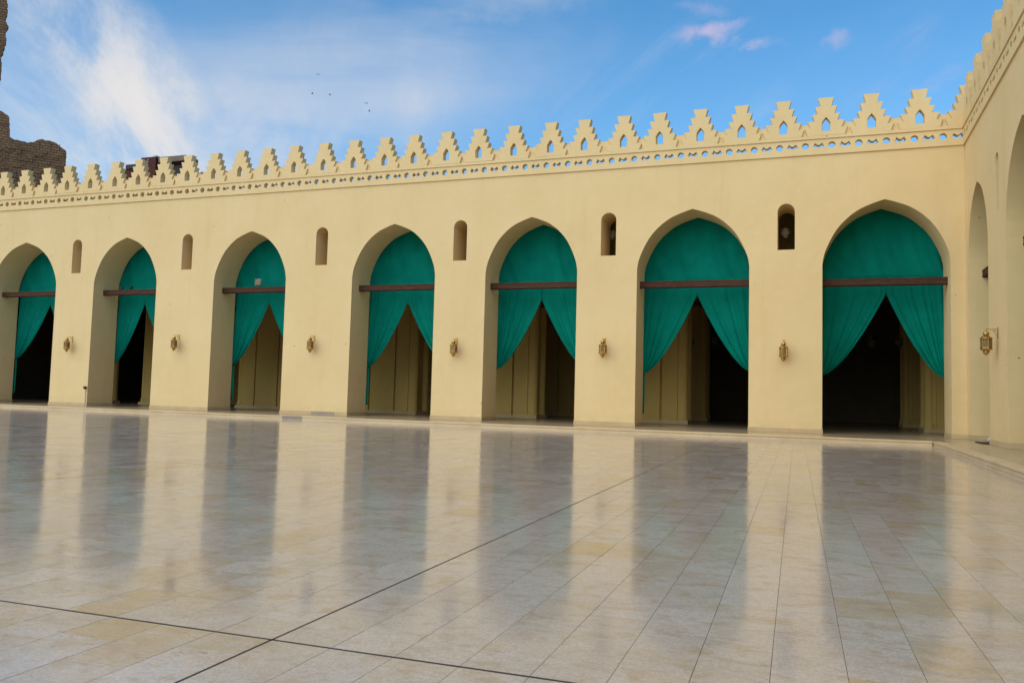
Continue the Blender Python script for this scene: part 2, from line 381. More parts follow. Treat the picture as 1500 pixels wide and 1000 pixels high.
# right wall built in a local frame: local x runs along the wall away from the corner, local y is its depth
rw_root = empty('arcade_wall', (XR, 0, 0))
tag(rw_root, 'cream arcade wall running towards the viewer at the right edge, at right angles to the long one', 'wall')
rw_root.rotation_euler = (0, 0, -math.pi / 2 - AR)
RA = [(.32, 2.57), (4.22, 6.95), (8.6, 11.3), (13.0, 15.7)]
RS = [3.52, 7.75, 12.15]
outer = [(0.012, 0)]
for a, b in RA: outer += arch_pts(a, b, 5.50 if a > 1 else 5.46)
outer += [(17.4, 0), (17.4, ZW), (0.012, ZW)]
plate('wall_body', [outer] + [slit_loop(c_, .14, 4.38, 5.48) for c_ in RS], 0, D_WALL, M_PL, rw_root)
# pierced band
def ring(cx_, cz, r=.084):
    return [(cx_ + r * math.cos(k * math.pi / 4 + .39), cz + r * math.sin(k * math.pi / 4 + .39)) for k in range(8)]
def zig(cx_, cz):
    t_ = [(-.130, -.004), (-.100, .012), (-.088, .050), (-.058, .038), (-.030, .016), (0, .010), (.030, .016), (.058, .038), (.088, .050), (.100, .012), (.130, -.004),
          (.100, -.022), (.085, -.052), (.052, -.030), (.026, -.050), (0, -.026), (-.026, -.050), (-.052, -.030), (-.085, -.052), (-.100, -.022)]
    return [(cx_ + x, cz + z * 1.25) for x, z in t_]
def frieze(parent, x0, x1, phase, step=.597):
    k0 = math.ceil((x0 + .12 - phase) / step); k1 = math.floor((x1 - .12 - phase) / step); ks = list(range(k0, k1 + 1)); per = 8
    cuts = [x0] + [phase + (k - .205) * step for k in ks[per::per]] + [x1]
    for a, b in zip(cuts, cuts[1:]):
        loops = [[(a, ZW), (b, ZW), (b, ZF), (a, ZF)]]
        for k in range(k0 - 1, k1 + 2):
            for xc_, fn in ((phase + k * step, ring), (phase + (k + .5) * step, zig)):
                lp = fn(xc_, 6.90)
                if min(q[0] for q in lp) > a + .008 and max(q[0] for q in lp) < b - .008: loops.append(lp)
        plate('pierced_band', loops, -.035, .12, M_PL, parent)
frieze(wall_root, XL, XR - .0, -3.570)
frieze(rw_root, .04, 17.4, .25)
# merlons
TIER = [(.415, 7.131, .475, 7.315), (.345, 7.315, .415, 7.485), (.252, 7.485, .315, 7.655), (.192, 7.655, .250, 7.845), (.122, 7.845, .176, 8.055)]
def merlon_loops():
    R_ = []
    for b, z0, t, z1 in TIER: R_ += [(b, z0), (t, z1)]
    loop = R_ + [(-x, z) for x, z in reversed(R_)]
    niche = [(-.092, 7.235), (.092, 7.235), (.096, 7.44), (.055, 7.515), (0, 7.58), (-.055, 7.515), (-.096, 7.44)]
    return [loop, niche]
m0 = plate('merlon', merlon_loops(), -.06, .13, M_PL, wall_root, T(2.516, 0, 0))
for i in range(1, 36):
    o = m0.copy(); COL.objects.link(o); o.location = T(2.516 - i, 0, rnd.uniform(-.006, .006)); o.rotation_euler = (0, rnd.uniform(-.006, .006), 0)
# half merlon running into the corner
R_ = []
for b, z0, t, z1 in TIER: R_ += [(-b, z0), (-t, z1)]
plate('merlon', [R_ + [(.05, 8.055), (.05, 7.131)]], -.06, .13, M_PL, wall_root, T(3.516, 0, 0))
r0 = None
for i in range(17):
    o = m0.copy(); COL.objects.link(o); o.parent = rw_root; o.location = T(.72 + i * 1.0, 0, rnd.uniform(-.006, .006))
def infill(parent, cs, x0, x1):
    """low scalloped web that joins the feet of the merlons, set back behind their faces"""
    pts = [(x0, 7.131)]; pts.append((x1, 7.131)); top = []
    n = int((x1 - x0) * 16)
    for k in range(n + 1):
        x = x0 + (x1 - x0) * k / n; f = abs(((x - cs) % 1.0) - .5) * 2      # 0 in the valley, 1 on a merlon
        top.append((x, 7.425 + .10 * min(f / .45, 1) ** 2.2))
    c_ = cs                                            # notches behind the merlons' niches, open at the top
    while c_ - .2 > x0: c_ -= 1
    while c_ + .2 < x1:
        if c_ - .2 > x0:
            top = [q for q in top if abs(q[0] - c_) > .125] + [(c_ - .12, 7.52), (c_ - .119, 7.20), (c_ + .119, 7.20), (c_ + .12, 7.52)]
        c_ += 1
    top.sort(key=lambda q: q[0])
    return plate('parapet_web', [pts + top[::-1]], -.012, .1295, M_PL, parent)
for rt_, x0_, x1_ in ((wall_root, XL, XR + .02), (rw_root, .062, 17.4)): MB().box(x0_, x1_, -.0605, .1305, 7.0605, 7.1305).build('coping_strip', M_PL, rt_)
infill(wall_root, 2.516, XL, XR - .02); infill(rw_root, .72, .06, 17.4)
# tie beams across the openings, half way into the wall
def beam(parent, a, b, z=3.735, y=.40):
    mb = MB(); mb.box(a - .02, b + .02, y, y + .165, z - .085, z + .085, bevel=.006)
    o = mb.build('tie_beam', M_WOOD, parent)
    mb = MB()
    for zz_ in (z - .062, z + .062): mb.box(a, b, y - .008, y - .0004, zz_ - .010, zz_ + .010)
    mb.build('moulding', M_WOOD, o); return o
ZB = {-1: 3.70}
for i, (a, b) in enumerate(ARCH): beam(wall_root, a, b, [3.80, 3.79, 3.78, 3.765, 3.745, 3.72, 3.675, 3.63][i])
for a, b in RA: beam(rw_root, a, b, 3.66, .27)
# stone skirting round the feet of the piers
def skirt(parent, segs):
    for a, b in segs:
        mb = MB(); mb.box(a - .012, b + .012, -.014, D_WALL + .012, 0.0005, .10)
        mb.build('plinth', M_PLINTH, parent)
piers = [(XL, ARCH[0][0])] + [(ARCH[i][1], ARCH[i + 1][0]) for i in range(7)] + [(ARCH[7][1], XR - .02)]
skirt(wall_root, piers)
skirt(rw_root, [(RA[i][1], RA[i + 1][0]) for i in range(3)] + [(.06, RA[0][0])])
mb = MB(); mb.box(-13.59, -12.80, -.022, -.0145, .0008, .098); mb.build('stone_patch', M_GREY, wall_root)
tag(wall_root.children[-1], 'grey stone patch let into the skirting')
# ------------------------------------------------------------------ courtyard floor
ZFL = -.10
AF = -.0081
ca, sa = math.cos(AF), math.sin(AF)
def fl(xp, yp): return Vector((xp * ca + yp * sa, -xp * sa + yp * ca))     # floor frame -> plan
floor = MB(); floor.box(-60, 40, -60, -.9, ZFL - .06, ZFL - .0022); fo = floor.build('courtyard_floor', M_SCREED); tag(fo, kind='structure')
CW, CL = .2112, .3629
XA, YB = -1.716, -18.54                   # where the two widest joints cross
EDGE_X = 2.47
OCHRE = [(-1.163, -16.535, 1.), (-2.272, -15.578, .75), (-2.302, -18.631, .9), (-2.079, -18.572, .8), (-2.048, -18.83, .55), (-2.491, -18.319, .75), (.079, -18.154 - .33, .8), (-.758, -13.459, .4), (-2.3, -18.25, .5)]
DARKT = [(-.711, -15.121), (-3.0, -14.2), (-1.6, -12.6), (.9, -13.0), (-2.6, -13.1), (.35, -12.2)]
def step_y(x): return -2.12 + (x - EDGE_X) * (-.62 / 30)                   # front edge of the raised platform
def rw_x(y): return EDGE_X - (y + 2.12) * .0 + (y + 2.12) * .0155
def proj_px(p):
    d = Vector((p[0], p[1] + 20.7844, p[2] - .6765)); z = d.dot(fw)
    if z < .3: return None
    return 512 + 822 * d.dot(ri) / z, 341 - 822 * d.dot(up) / z
slabs = []
ncol0 = int((-31 - XA) / CW) - 1; ncol1 = int((EDGE_X - XA) / CW) + 2
for ci in range(ncol0, ncol1):
    xa, xb = XA + ci * CW, XA + (ci + 1) * CW
    ga = .0052 if ci % 20 == 0 else .0008; gb = .0052 if (ci + 1) % 20 == 0 else .0008
    crnd = random.Random(ci * 13 + 5)
    for pj in range(-2, 4):
        y0 = YB + pj * 4.72
        stag = (.5 if ci % 2 else 0.) + crnd.uniform(-.06, .06)
        ys = [y0 + .0075]
        k = 0
        while True:
            yy = y0 + (k + 1 - stag) * CL if stag > .08 else y0 + (k + 1) * CL
            k += 1
            if yy > y0 + 4.72 - .12: break
            ys.append(yy + crnd.uniform(-.02, .02))
        ys.append(y0 + 4.72 - .0075)
        for j, (a, b) in enumerate(zip(ys, ys[1:])):
            g0 = 0 if j == 0 else .0008; g1 = 0 if j == len(ys) - 2 else .0008
            q = [fl(xa + ga, a + g0), fl(xb - gb, a + g0), fl(xb - gb, b - g1), fl(xa + ga, b - g1)]
            # trim against the platform on two sides
            def clip(poly, f):
                o_ = []
                for p_, n_ in zip(poly, poly[1:] + poly[:1]):
                    fp, fn = f(p_), f(n_)
                    if fp >= 0: o_.append(p_)
                    if (fp >= 0) != (fn >= 0): o_.append(p_.lerp(n_, fp / (fp - fn)))
                return o_
            q = clip(q, lambda v: step_y(v.x) - .012 - v.y)
            if len(q) > 2: q = clip(q, lambda v: rw_x(v.y) - .012 - v.x)
            if len(q) < 3: continue
            if q[0].y < -25.5: continue
            slabs.append((q, (xa + xb) / 2, (a + b) / 2))
def slab_geo(q, r):
    z = ZFL + r.uniform(-.00025, .00025); tx, ty = r.gauss(0, .0009), r.gauss(0, .0007)
    c_ = sum(q, Vector((0, 0))) / len(q); e = .0003; top = []; rim = []; bot = []
    for v in q:
        d = c_ - v; L = d.length; w_ = v + d * min(e * 1.5 / max(L, 1e-4), .4)
        zt = z + (w_.x - c_.x) * tx + (w_.y - c_.y) * ty
        top.append(T(w_.x, w_.y, zt)); rim.append(T(v.x, v.y, zt - e * .7)); bot.append(T(v.x, v.y, ZFL - .0021))
    n = len(q); V_ = top + rim + bot
    F_ = [tuple(range(n))] + [(n + i, n + (i + 1) % n, (i + 1) % n, i) for i in range(n)] + [(2 * n + i, 2 * n + (i + 1) % n, n + (i + 1) % n, n + i) for i in range(n)]
    return V_, F_
def tone_of(xm, ym, r):
    v = min(max(r.gauss(.55, .26), -.2), 1.1); o_ = max(0., r.gauss(-.05, .16)); rf = r.random()
    if r.random() < .03: o_ = r.uniform(.4, .8)
    for ox, oy, s_ in OCHRE:
        if abs(xm - ox) < CW / 2 and abs(ym - oy) < CL / 2: o_ = s_; v = .6
    if r.random() < .07: v = -.7
    for ox, oy in DARKT:
        if abs(xm - ox) < CW / 2 and abs(ym - oy) < CL / 2: v = -.9; rf = 1.
    return (v, min(o_, 1), rf, 1)
sealrnd = random.Random(4)
def seal(p0, p1, w):
    mb = MB(); n = max(2, int((p1 - p0).length / .35)); d = (p1 - p0).normalized(); nn = Vector((-d.y, d.x)); L_ = []; R2 = []
    for k in range(n + 1):
        c_ = p0.lerp(p1, k / n) + nn * sealrnd.uniform(-.0012, .0012); ww = w * sealrnd.uniform(.8, 1.15)
        L_.append(mb.bm.verts.new(T(c_.x + nn.x * ww, c_.y + nn.y * ww, ZFL - .0008))); R2.append(mb.bm.verts.new(T(c_.x - nn.x * ww, c_.y - nn.y * ww, ZFL - .0008)))
    for k in range(n): mb.bm.faces.new((L_[k], L_[k + 1], R2[k + 1], R2[k]))
    mb.build('joint_seal', M_SEAL, fo)
for k in range(-6, 1): seal(fl(XA + 20 * CW * k, -25), fl(XA + 20 * CW * k, -2.3), .0046)
for k in range(-1, 4): seal(fl(-31, YB + 4.72 * k), fl(2.4, YB + 4.72 * k), .0078)
scored = []
for s_ in slabs:
    pp = [proj_px((v.x, v.y, ZFL)) for v in s_[0]]
    ar_ = 0
    if all(pp):
        cxs = [p[0] for p in pp]; cys = [p[1] for p in pp]
        if max(cxs) > 0 and min(cxs) < 1024 and max(cys) > 0 and min(cys) < 682:
            cl = [(min(max(p[0], 0), 1024), min(max(p[1], 0), 682)) for p in pp]
            ar_ = abs(sum(a[0] * b[1] - b[0] * a[1] for a, b in zip(cl, cl[1:] + cl[:1]))) / 2
    scored.append((ar_, s_))
scored.sort(key=lambda t: -t[0])
def set_tone(me, cols):
    at = me.attributes.new('tone', 'FLOAT_COLOR', 'FACE'); buf = []
    for c_ in cols: buf += list(c_)
    at.data.foreach_set('color', buf)
srnd = random.Random(99)
for ar_, (q, xm, ym) in scored[:300]:
    V_, F_ = slab_geo(q, srnd); me = bpy.data.meshes.new('paving_slab'); me.from_pydata(V_, [], F_); set_tone(me, [tone_of(xm, ym, srnd)] * len(F_))
    link('paving_slab', me, M_PAVE, fo)
VV, FF, CC = [], [], []
for ar_, (q, xm, ym) in scored[300:]:
    V_, F_ = slab_geo(q, srnd); b0 = len(VV); VV += V_; FF += [tuple(i + b0 for i in f) for f in F_]; CC += [tone_of(xm, ym, srnd)] * len(F_)
me = bpy.data.meshes.new('distant_paving'); me.from_pydata(VV, [], FF); set_tone(me, CC)
tag(link('distant_paving', me, M_PAVE, fo), kind='stuff')
# ------------------------------------------------------------------ raised platform, its kerb, ground
plat = MB()
def poly_slab(pts, z0, z1):
    n = len(pts); vb = [plat.bm.verts.new(T(x, y, z0)) for x, y in pts]; vt = [plat.bm.verts.new(T(x, y, z1)) for x, y in pts]
    plat.bm.faces.new(vt); plat.bm.faces.new(vb[::-1])
    for i in range(n): plat.bm.faces.new((vb[i], vb[(i + 1) % n], vt[(i + 1) % n], vt[i]))
KW = .17
poly_slab([(-34, step_y(-34) + KW), (EDGE_X + KW, step_y(EDGE_X) + KW), (rw_x(-19) + KW, -19), (12, -19), (12, 16), (-34, 16)], -.16, -.0015)
po = plat.build('platform', M_PLAT); tag(po, kind='structure')
def kerb(p0, p1, nx, ny):
    L = math.hypot(p1[0] - p0[0], p1[1] - p0[1]); n = int(L / .62); ux, uy = (p1[0] - p0[0]) / L, (p1[1] - p0[1]) / L
    for i in range(n):
        a, b = i * L / n + .0012, (i + 1) * L / n - .0012
        mb = MB(); o0 = rnd.uniform(-.002, .002)
        prof = [(0, -.105), (0, -.052), (.008, -.048), (.008, -.040), (-.012, -.034), (-.014, -.008), (-.006, -.0005), (KW - .001, 0), (KW - .001, -.105)]
        rings = []
        for s_ in (a, b):
            rings.append([mb.bm.verts.new(T(p0[0] + ux * s_ + nx * (d + o0), p0[1] + uy * s_ + ny * (d + o0), z)) for d, z in prof])
        A, B = rings; k = len(prof)
        for j in range(k): mb.bm.faces.new((A[j], A[(j + 1) % k], B[(j + 1) % k], B[j]))
        mb.bm.faces.new(A); mb.bm.faces.new(B[::-1])
        mb.build('kerb_stone', M_GREY if abs(p0[0] + ux * (a + b) / 2 + 13.2) < .35 and ny else M_KERB, po)
kerb((EDGE_X - .02, step_y(EDGE_X)), (-33.5, step_y(-33.5)), 0, 1)
kerb((EDGE_X, step_y(EDGE_X) - .0), (rw_x(-19), -19), 1, 0)
gr = MB(); gr.box(-900, 900, -900, 900, -.9, -.75); tag(gr.build('ground', M_GROUND), kind='structure')
# ------------------------------------------------------------------ shaded aisles behind the arches
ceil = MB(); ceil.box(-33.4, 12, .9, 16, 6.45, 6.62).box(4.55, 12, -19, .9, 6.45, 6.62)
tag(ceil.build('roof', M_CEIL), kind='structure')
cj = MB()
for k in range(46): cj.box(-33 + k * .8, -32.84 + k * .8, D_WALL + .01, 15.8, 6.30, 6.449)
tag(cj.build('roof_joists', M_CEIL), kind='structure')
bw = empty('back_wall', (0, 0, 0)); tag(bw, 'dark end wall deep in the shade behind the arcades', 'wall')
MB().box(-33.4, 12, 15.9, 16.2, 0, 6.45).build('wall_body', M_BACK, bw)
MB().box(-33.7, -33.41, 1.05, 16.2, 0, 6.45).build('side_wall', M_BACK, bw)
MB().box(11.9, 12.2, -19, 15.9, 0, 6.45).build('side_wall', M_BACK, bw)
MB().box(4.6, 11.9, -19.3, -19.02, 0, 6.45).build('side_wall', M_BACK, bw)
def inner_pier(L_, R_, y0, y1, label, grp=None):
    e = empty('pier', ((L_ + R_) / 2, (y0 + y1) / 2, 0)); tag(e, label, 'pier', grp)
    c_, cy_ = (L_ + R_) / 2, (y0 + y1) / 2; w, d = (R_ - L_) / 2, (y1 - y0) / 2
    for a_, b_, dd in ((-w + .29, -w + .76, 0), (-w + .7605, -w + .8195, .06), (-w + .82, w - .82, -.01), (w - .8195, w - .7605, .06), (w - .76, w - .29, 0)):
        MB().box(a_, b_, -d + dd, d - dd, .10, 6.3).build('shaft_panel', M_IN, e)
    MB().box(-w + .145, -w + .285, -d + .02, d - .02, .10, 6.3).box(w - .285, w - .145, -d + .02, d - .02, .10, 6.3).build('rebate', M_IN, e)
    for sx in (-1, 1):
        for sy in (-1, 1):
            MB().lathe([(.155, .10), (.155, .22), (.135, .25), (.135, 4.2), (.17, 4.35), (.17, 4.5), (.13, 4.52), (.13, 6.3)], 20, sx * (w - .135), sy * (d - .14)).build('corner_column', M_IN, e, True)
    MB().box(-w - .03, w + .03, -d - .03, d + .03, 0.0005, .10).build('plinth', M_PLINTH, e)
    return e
IP = [(-28.5, -26.1), (-24.0, -21.55), (-19.55, -17.0), (-14.85, -12.3), (-10.45, -8.05), (-5.7, -3.30), (3.10, 5.5), (7.6, 9.9)]
WHERE = ['behind the leftmost arch', 'behind the second arch from the left', 'filling the gap under the curtain of the third arch', 'seen through the fourth arch from the left',
         'behind the middle arch, left half of its opening', 'behind the second arch from the right', 'at the right side of the rightmost arch', 'farthest right in the aisle, past the corner']
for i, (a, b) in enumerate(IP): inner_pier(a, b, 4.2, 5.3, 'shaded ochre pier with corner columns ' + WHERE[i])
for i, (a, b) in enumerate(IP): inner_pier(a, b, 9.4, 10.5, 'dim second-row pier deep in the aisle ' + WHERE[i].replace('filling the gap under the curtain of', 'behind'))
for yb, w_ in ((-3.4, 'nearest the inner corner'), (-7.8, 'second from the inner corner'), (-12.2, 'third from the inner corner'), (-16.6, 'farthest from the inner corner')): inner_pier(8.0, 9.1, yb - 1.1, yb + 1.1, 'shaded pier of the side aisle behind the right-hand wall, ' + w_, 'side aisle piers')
for yb in (4.6, 9.8):
    for i in range(len(IP) - 1):
        e = tag(MB().box(IP[i][1] - .02, IP[i + 1][0] + .02, yb, yb + .16, 3.6, 3.77).build('tie_beam', M_WOOD), 'dark timber tie beam spanning between two inner piers of the shaded aisle', 'beam', 'inner tie beams')
# lintel walls above the inner piers
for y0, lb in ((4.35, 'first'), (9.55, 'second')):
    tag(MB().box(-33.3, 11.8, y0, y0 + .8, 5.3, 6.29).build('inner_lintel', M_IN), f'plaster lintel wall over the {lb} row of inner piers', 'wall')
# ------------------------------------------------------------------ curtains
def grid_mesh(name, fn, nu, nv, m, parent, thick=.006):
    vs = [fn(i / nu, j / nv) for j in range(nv + 1) for i in range(nu + 1)]
    fs = [(j * (nu + 1) + i, j * (nu + 1) + i + 1, (j + 1) * (nu + 1) + i + 1, (j + 1) * (nu + 1) + i) for j in range(nv) for i in range(nu)]
    me = bpy.data.meshes.new(name); me.from_pydata([T(*v) for v in vs], [], fs)
    for p in me.polygons: p.use_smooth = True
    o = link(name, me, m, parent); sm = o.modifiers.new('thickness', 'SOLIDIFY'); sm.thickness = thick * M; sm.offset = 0; return o
def folds(r, n, u):
    return sum(a * math.sin(f * u + p) for a, f, p in r) / n
def curtain(a, b, label, gap_c=None, ztie=(1.45, 1.45), ztop=3.46, tail=True, seed=0):
    r = random.Random(seed); e = empty('curtain', ((a + b) / 2, D_WALL, 0)); e.location = (0, 0, 0); tag(e, label, 'curtain', 'green curtains hung in the arches')
    yb = D_WALL + .045; c_ = gap_c if gap_c is not None else (a + b) / 2 + .03; w = (b - a) / 2
    hz_ = [(1, r.uniform(8, 12), r.uniform(0, 6)), (.8, r.uniform(19, 26), r.uniform(0, 6)), (.5, r.uniform(38, 50), r.uniform(0, 6))]
    ctr = (a + b) / 2
    def top(u, v):
        x = a - .10 + (b - a + .20) * u; zt = min(arch_z(min(max(x, a), b), a, b) + .12, 5.62); z = 3.80 + (zt - 3.80) * v
        return (x, yb + .022 * folds(hz_, 1, u * 1.3 + .15 * math.sin(v * 2)) * (1.2 - .5 * v), z)
    grid_mesh('upper_panel', top, 90, 16, M_CLOTH, e)
    for side in (-1, 1):
        zt = ztie[0] if side < 0 else ztie[1]; jamb = a - .05 if side < 0 else b + .05; span = c_ - jamb
        ph = r.uniform(0, 6)
        fr = [(1, r.uniform(17, 22), ph), (.8, r.uniform(31, 40), ph * 2), (.6, r.uniform(55, 70), ph * 3)]
        def low(u, v):
            # v: 0 at the rail, 1 at the tie; strands gather towards the jamb
            zend = zt + (1 - u) * -.03; z = 3.84 - (3.84 - zend) * v ** .9; t_ = min(max((ztop - z) / (ztop - zend), 0.), 1.)
            s_ = max(1 - t_, 0.) ** .68; x0 = jamb + span * (.03 + .97 * u)
            gather = .045 + .955 * s_
            x = jamb + (x0 - jamb) * gather
            amp = (.008 + .026 * v ** .8) * (.35 + .65 * gather ** .3)
            return (x, yb + .02 - .03 * v + amp * folds(fr, 1.6, u + .04 * v), z)
        grid_mesh('side_panel', low, 110, 40, M_CLOTH, e)
        # hanging tail below the tie, tucked against the jamb
        wd = .0
        def tl(u, v):
            x = jamb + (-1 if side > 0 else 1) * ((.085 + .01 * math.sin(v * 3)) * u * (1 - .1 * v) + .0 * wd)
            return (x, yb + .03 + .012 * math.sin(u * 11 + ph), zt + .03 - (zt + .03 - .32) * v)
        if tail and side < 0: grid_mesh('tail', tl, 12, 10, M_CLOTH, e)
    # rail the cloth is hung from
    MB().box(a - .06, b + .06, yb + .06, yb + .09, 3.78, 3.84).build('rail', M_DARK, e)
    return e
CW_ = ['leftmost arch', 'second arch from the left', 'third arch from the left, behind the small floodlight', 'fourth arch from the left', 'fifth arch from the left, third from the right', 'second arch from the right', 'rightmost arch of the long wall']
GC = [-25.285, -21.027, -16.04, -11.125, -6.955, -2.665, 1.88]
for i in range(7):
    a, b = ARCH[i + 1]
    curtain(a, b, 'green curtain tied back in the ' + CW_[i], GC[i], ((1.57, 1.5), (1.47, 1.5), (1.46, 1.5), (1.44, 1.5), (1.45, 1.52), (1.38, 1.47), (1.40, 1.40))[i], (3.50, 3.48, 3.45, 3.40, 3.41, 3.48, 3.43)[i], i in (0, 2, 3, 5), 11 + i)
curtain(*ARCH[0], 'green cloth curtain beyond the left edge of the picture', None, (1.45, 1.45), 3.46, False, 40)
for i, (a, b) in enumerate(RA):
    e = curtain(a, b, ['green curtain in the nearest-corner arch of the right-hand wall', 'green curtain in the second arch of the right-hand wall, at the right edge', 'green curtain in the third arch of the right-hand wall', 'green curtain in the fourth arch of the right-hand wall'][i], None, (1.45, 1.45), 3.42, False, 60 + i)
    e.matrix_world = rw_root.matrix_basis.copy() if False else Matrix.Translation(T(XR, 0, 0)) @ Matrix.Rotation(-math.pi / 2 - AR, 4, 'Z')
# ------------------------------------------------------------------ brass wall lanterns
def lantern(x, z, label):
    e = empty('wall_lantern', (x, 0, z)); tag(e, label, 'lantern', 'brass lanterns on the piers')
    ly = -.255                                           # axis of the lantern in front of the wall
    bk = MB(); bk.box(-.028, .028, -.012, -.001, -.12, .16, bevel=.003).box(-.018, .018, -.019, -.0125, -.09, .13, bevel=.003)
    bk.tube([(0, -.015, .105), (0, -.09, .112), (0, -.19, .108), (0, ly, .112), (0, ly, .085)], .0085)
    sc_ = [(0, -.018 - .075 * (k / 14) * (1 - .25 * math.sin(k * .9)) - .01, -.06 + .15 * (k / 14) ** .7) for k in range(15)]
    bk.tube(sc_, .0065)
    curl = [(0, -.075 + .034 * math.cos(a_ * .55) * (1 - a_ / 16), .055 + .034 * math.sin(a_ * .55) * (1 - a_ / 16)) for a_ in range(13)]
    bk.tube(curl, .006)
    bk.build('bracket', M_BRASS, e, True)
    MB().lathe([(.006, .09), (.016, .083), (.020, .07), (.012, .058), (.020, .050), (.052, .044), (.070, .022), (.074, .0), (.066, -.022), (.048, -.036), (.056, -.042), (.090, -.062), (.125, -.092), (.136, -.098), (.136, -.110), (.10, -.112)], 24, 0, ly).build('dome', M_BRASS, e, True)
    fr = MB(); R6 = .122
    for k in range(6):
        a_ = k * math.pi / 3 + .26; x_, y_ = R6 * math.cos(a_), R6 * math.sin(a_); fr.tube([(x_, ly + y_, -.108), (x_, ly + y_, -.355)], .009, 6)
        b_ = a_ + math.pi / 3; x2, y2 = R6 * math.cos(b_), R6 * math.sin(b_)
        for q in (.33, .67):
            fr.tube([(x_ + (x2 - x_) * q, ly + y_ + (y2 - y_) * q, -.115), (x_ + (x2 - x_) * q, ly + y_ + (y2 - y_) * q, -.35)], .0032, 4)
        for zc in (-.112, -.135, -.330, -.352):
            fr.tube([(x_, ly + y_, zc), (x2, ly + y2, zc)], .0075, 5)
        # small pointed arch head in each face
        pts_ = []
        for j in range(9):
            q = j / 8; pts_.append((x_ + (x2 - x_) * q, ly + y_ + (y2 - y_) * q, -.175 + .042 * (1 - abs(2 * q - 1) ** 1.6)))
        fr.tube(pts_, .0045, 4)
    fr.build('cage', M_BRASS, e, True)
    for k in range(6):
        a_ = k * math.pi / 3 + .26; b_ = a_ + math.pi / 3; r_ = R6 - .004; g_ = MB(); th = .003
        p = [(r_ * math.cos(a_), ly + r_ * math.sin(a_)), (r_ * math.cos(b_), ly + r_ * math.sin(b_))]
        i_ = [((r_ - th) * math.cos(a_), ly + (r_ - th) * math.sin(a_)), ((r_ - th) * math.cos(b_), ly + (r_ - th) * math.sin(b_))]
        vs = [g_.bm.verts.new(T(*q, zc)) for zc in (-.115, -.35) for q in (p[0], p[1], i_[1], i_[0])]
        for f in ((0, 1, 2, 3), (7, 6, 5, 4), (0, 4, 5, 1), (1, 5, 6, 2), (2, 6, 7, 3), (3, 7, 4, 0)): g_.bm.faces.new([vs[q] for q in f])
        g_.build('pane', M_PANE, e)
    MB().lathe([(.02, -.14), (.028, -.17), (.030, -.22), (.022, -.25), (.012, -.27), (.012, -.355)], 12, 0, ly).build('bulb', M_BULB, e, True)
    MB().lathe([(.10, -.352), (.136, -.356), (.134, -.368), (.112, -.385), (.080, -.405), (.062, -.418), (.070, -.428), (.070, -.445), (.058, -.470), (.034, -.490), (.018, -.50), (.012, -.515), (.004, -.522)], 24, 0, ly).build('base_cup', M_BRASS, e, True)
    return e
LX = [(-22.95, 'leftmost brass lantern, on the narrow pier between the first and second arches'), (-18.56, 'brass lantern on the pier left of the arch with the floodlight'), (-13.62, 'brass lantern on the broad pier right of the arch with the floodlight'),
      (-9.06, 'brass lantern on the pier between the fourth and fifth arches from the left'), (-4.90, 'brass lantern under the slit window where a glass lamp half shows'), (-.50, 'brass lantern under the slit window that frames a hanging glass lamp')]
LZ = [2.21, 2.27, 2.25, 2.17, 2.18, 2.14]
for (x, lb), z in zip(LX, LZ): lantern(x + .03, z - .045, lb).scale = (.80, .80, .80)
e = lantern(0, 0, 'brass lantern on the pier of the right-hand wall, in profile')
e.matrix_world = Matrix.Translation(T(XR, 0, 0)) @ Matrix.Rotation(-math.pi / 2 - AR, 4, 'Z') @ Matrix.Translation(T(3.46, 0, 2.075)) @ Matrix.Scale(.78, 4)
# ------------------------------------------------------------------ hanging glass lamps in the aisle
def glass_lamp(x, y, z, label, grp=None, sc=1., gm=None):
    e = empty('hanging_lamp', (x, y, z)); tag(e, label, 'lamp', grp)
    q = lambda pr: [(r * sc, zz_ * sc) for r, zz_ in pr]
    MB().lathe(q([(.125, .10), (.118, .09), (.085, .055), (.092, .045), (.118, .015), (.120, -.02), (.10, -.06), (.06, -.085), (.045, -.095), (.062, -.125), (.055, -.13), (.03, -.10), (.0, -.098)]), 24, cap=False).build('vase', gm or M_LAMPG, e, True)
    MB().lathe(q([(.127, .10), (.128, .086), (.116, .086)]), 24, cap=False).build('rim', M_BRASS, e, True)
    ch = MB()
    for k in range(3):
        a_ = k * 2.094 + .4; ch.tube([(.118 * sc * math.cos(a_), .118 * sc * math.sin(a_), .10 * sc), (0, 0, .27 * sc)], .005 * sc, 5)
    ch.tube([(0, 0, .27 * sc), (0, 0, 6.44 - z)], .0055 * sc, 5); ch.build('chain', M_BRASS, e)
    return e
glass_lamp(-.475, 1.55, 5.13, 'glass lamp hanging in the middle of the rightmost slit window')
glass_lamp(-5.07, 1.55, 5.27, 'glass lamp hanging behind the slit window second from the right, half hidden')
glass_lamp(-9.52, 1.55, 5.22, 'glass lamp of which only an edge shows in the third slit window from the right')
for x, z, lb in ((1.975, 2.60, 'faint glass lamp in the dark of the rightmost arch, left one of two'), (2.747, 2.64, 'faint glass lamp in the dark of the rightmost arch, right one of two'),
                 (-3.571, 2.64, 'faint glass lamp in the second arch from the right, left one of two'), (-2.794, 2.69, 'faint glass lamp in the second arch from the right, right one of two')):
    glass_lamp(x, 7, z, lb, gm=M_LAMPD)
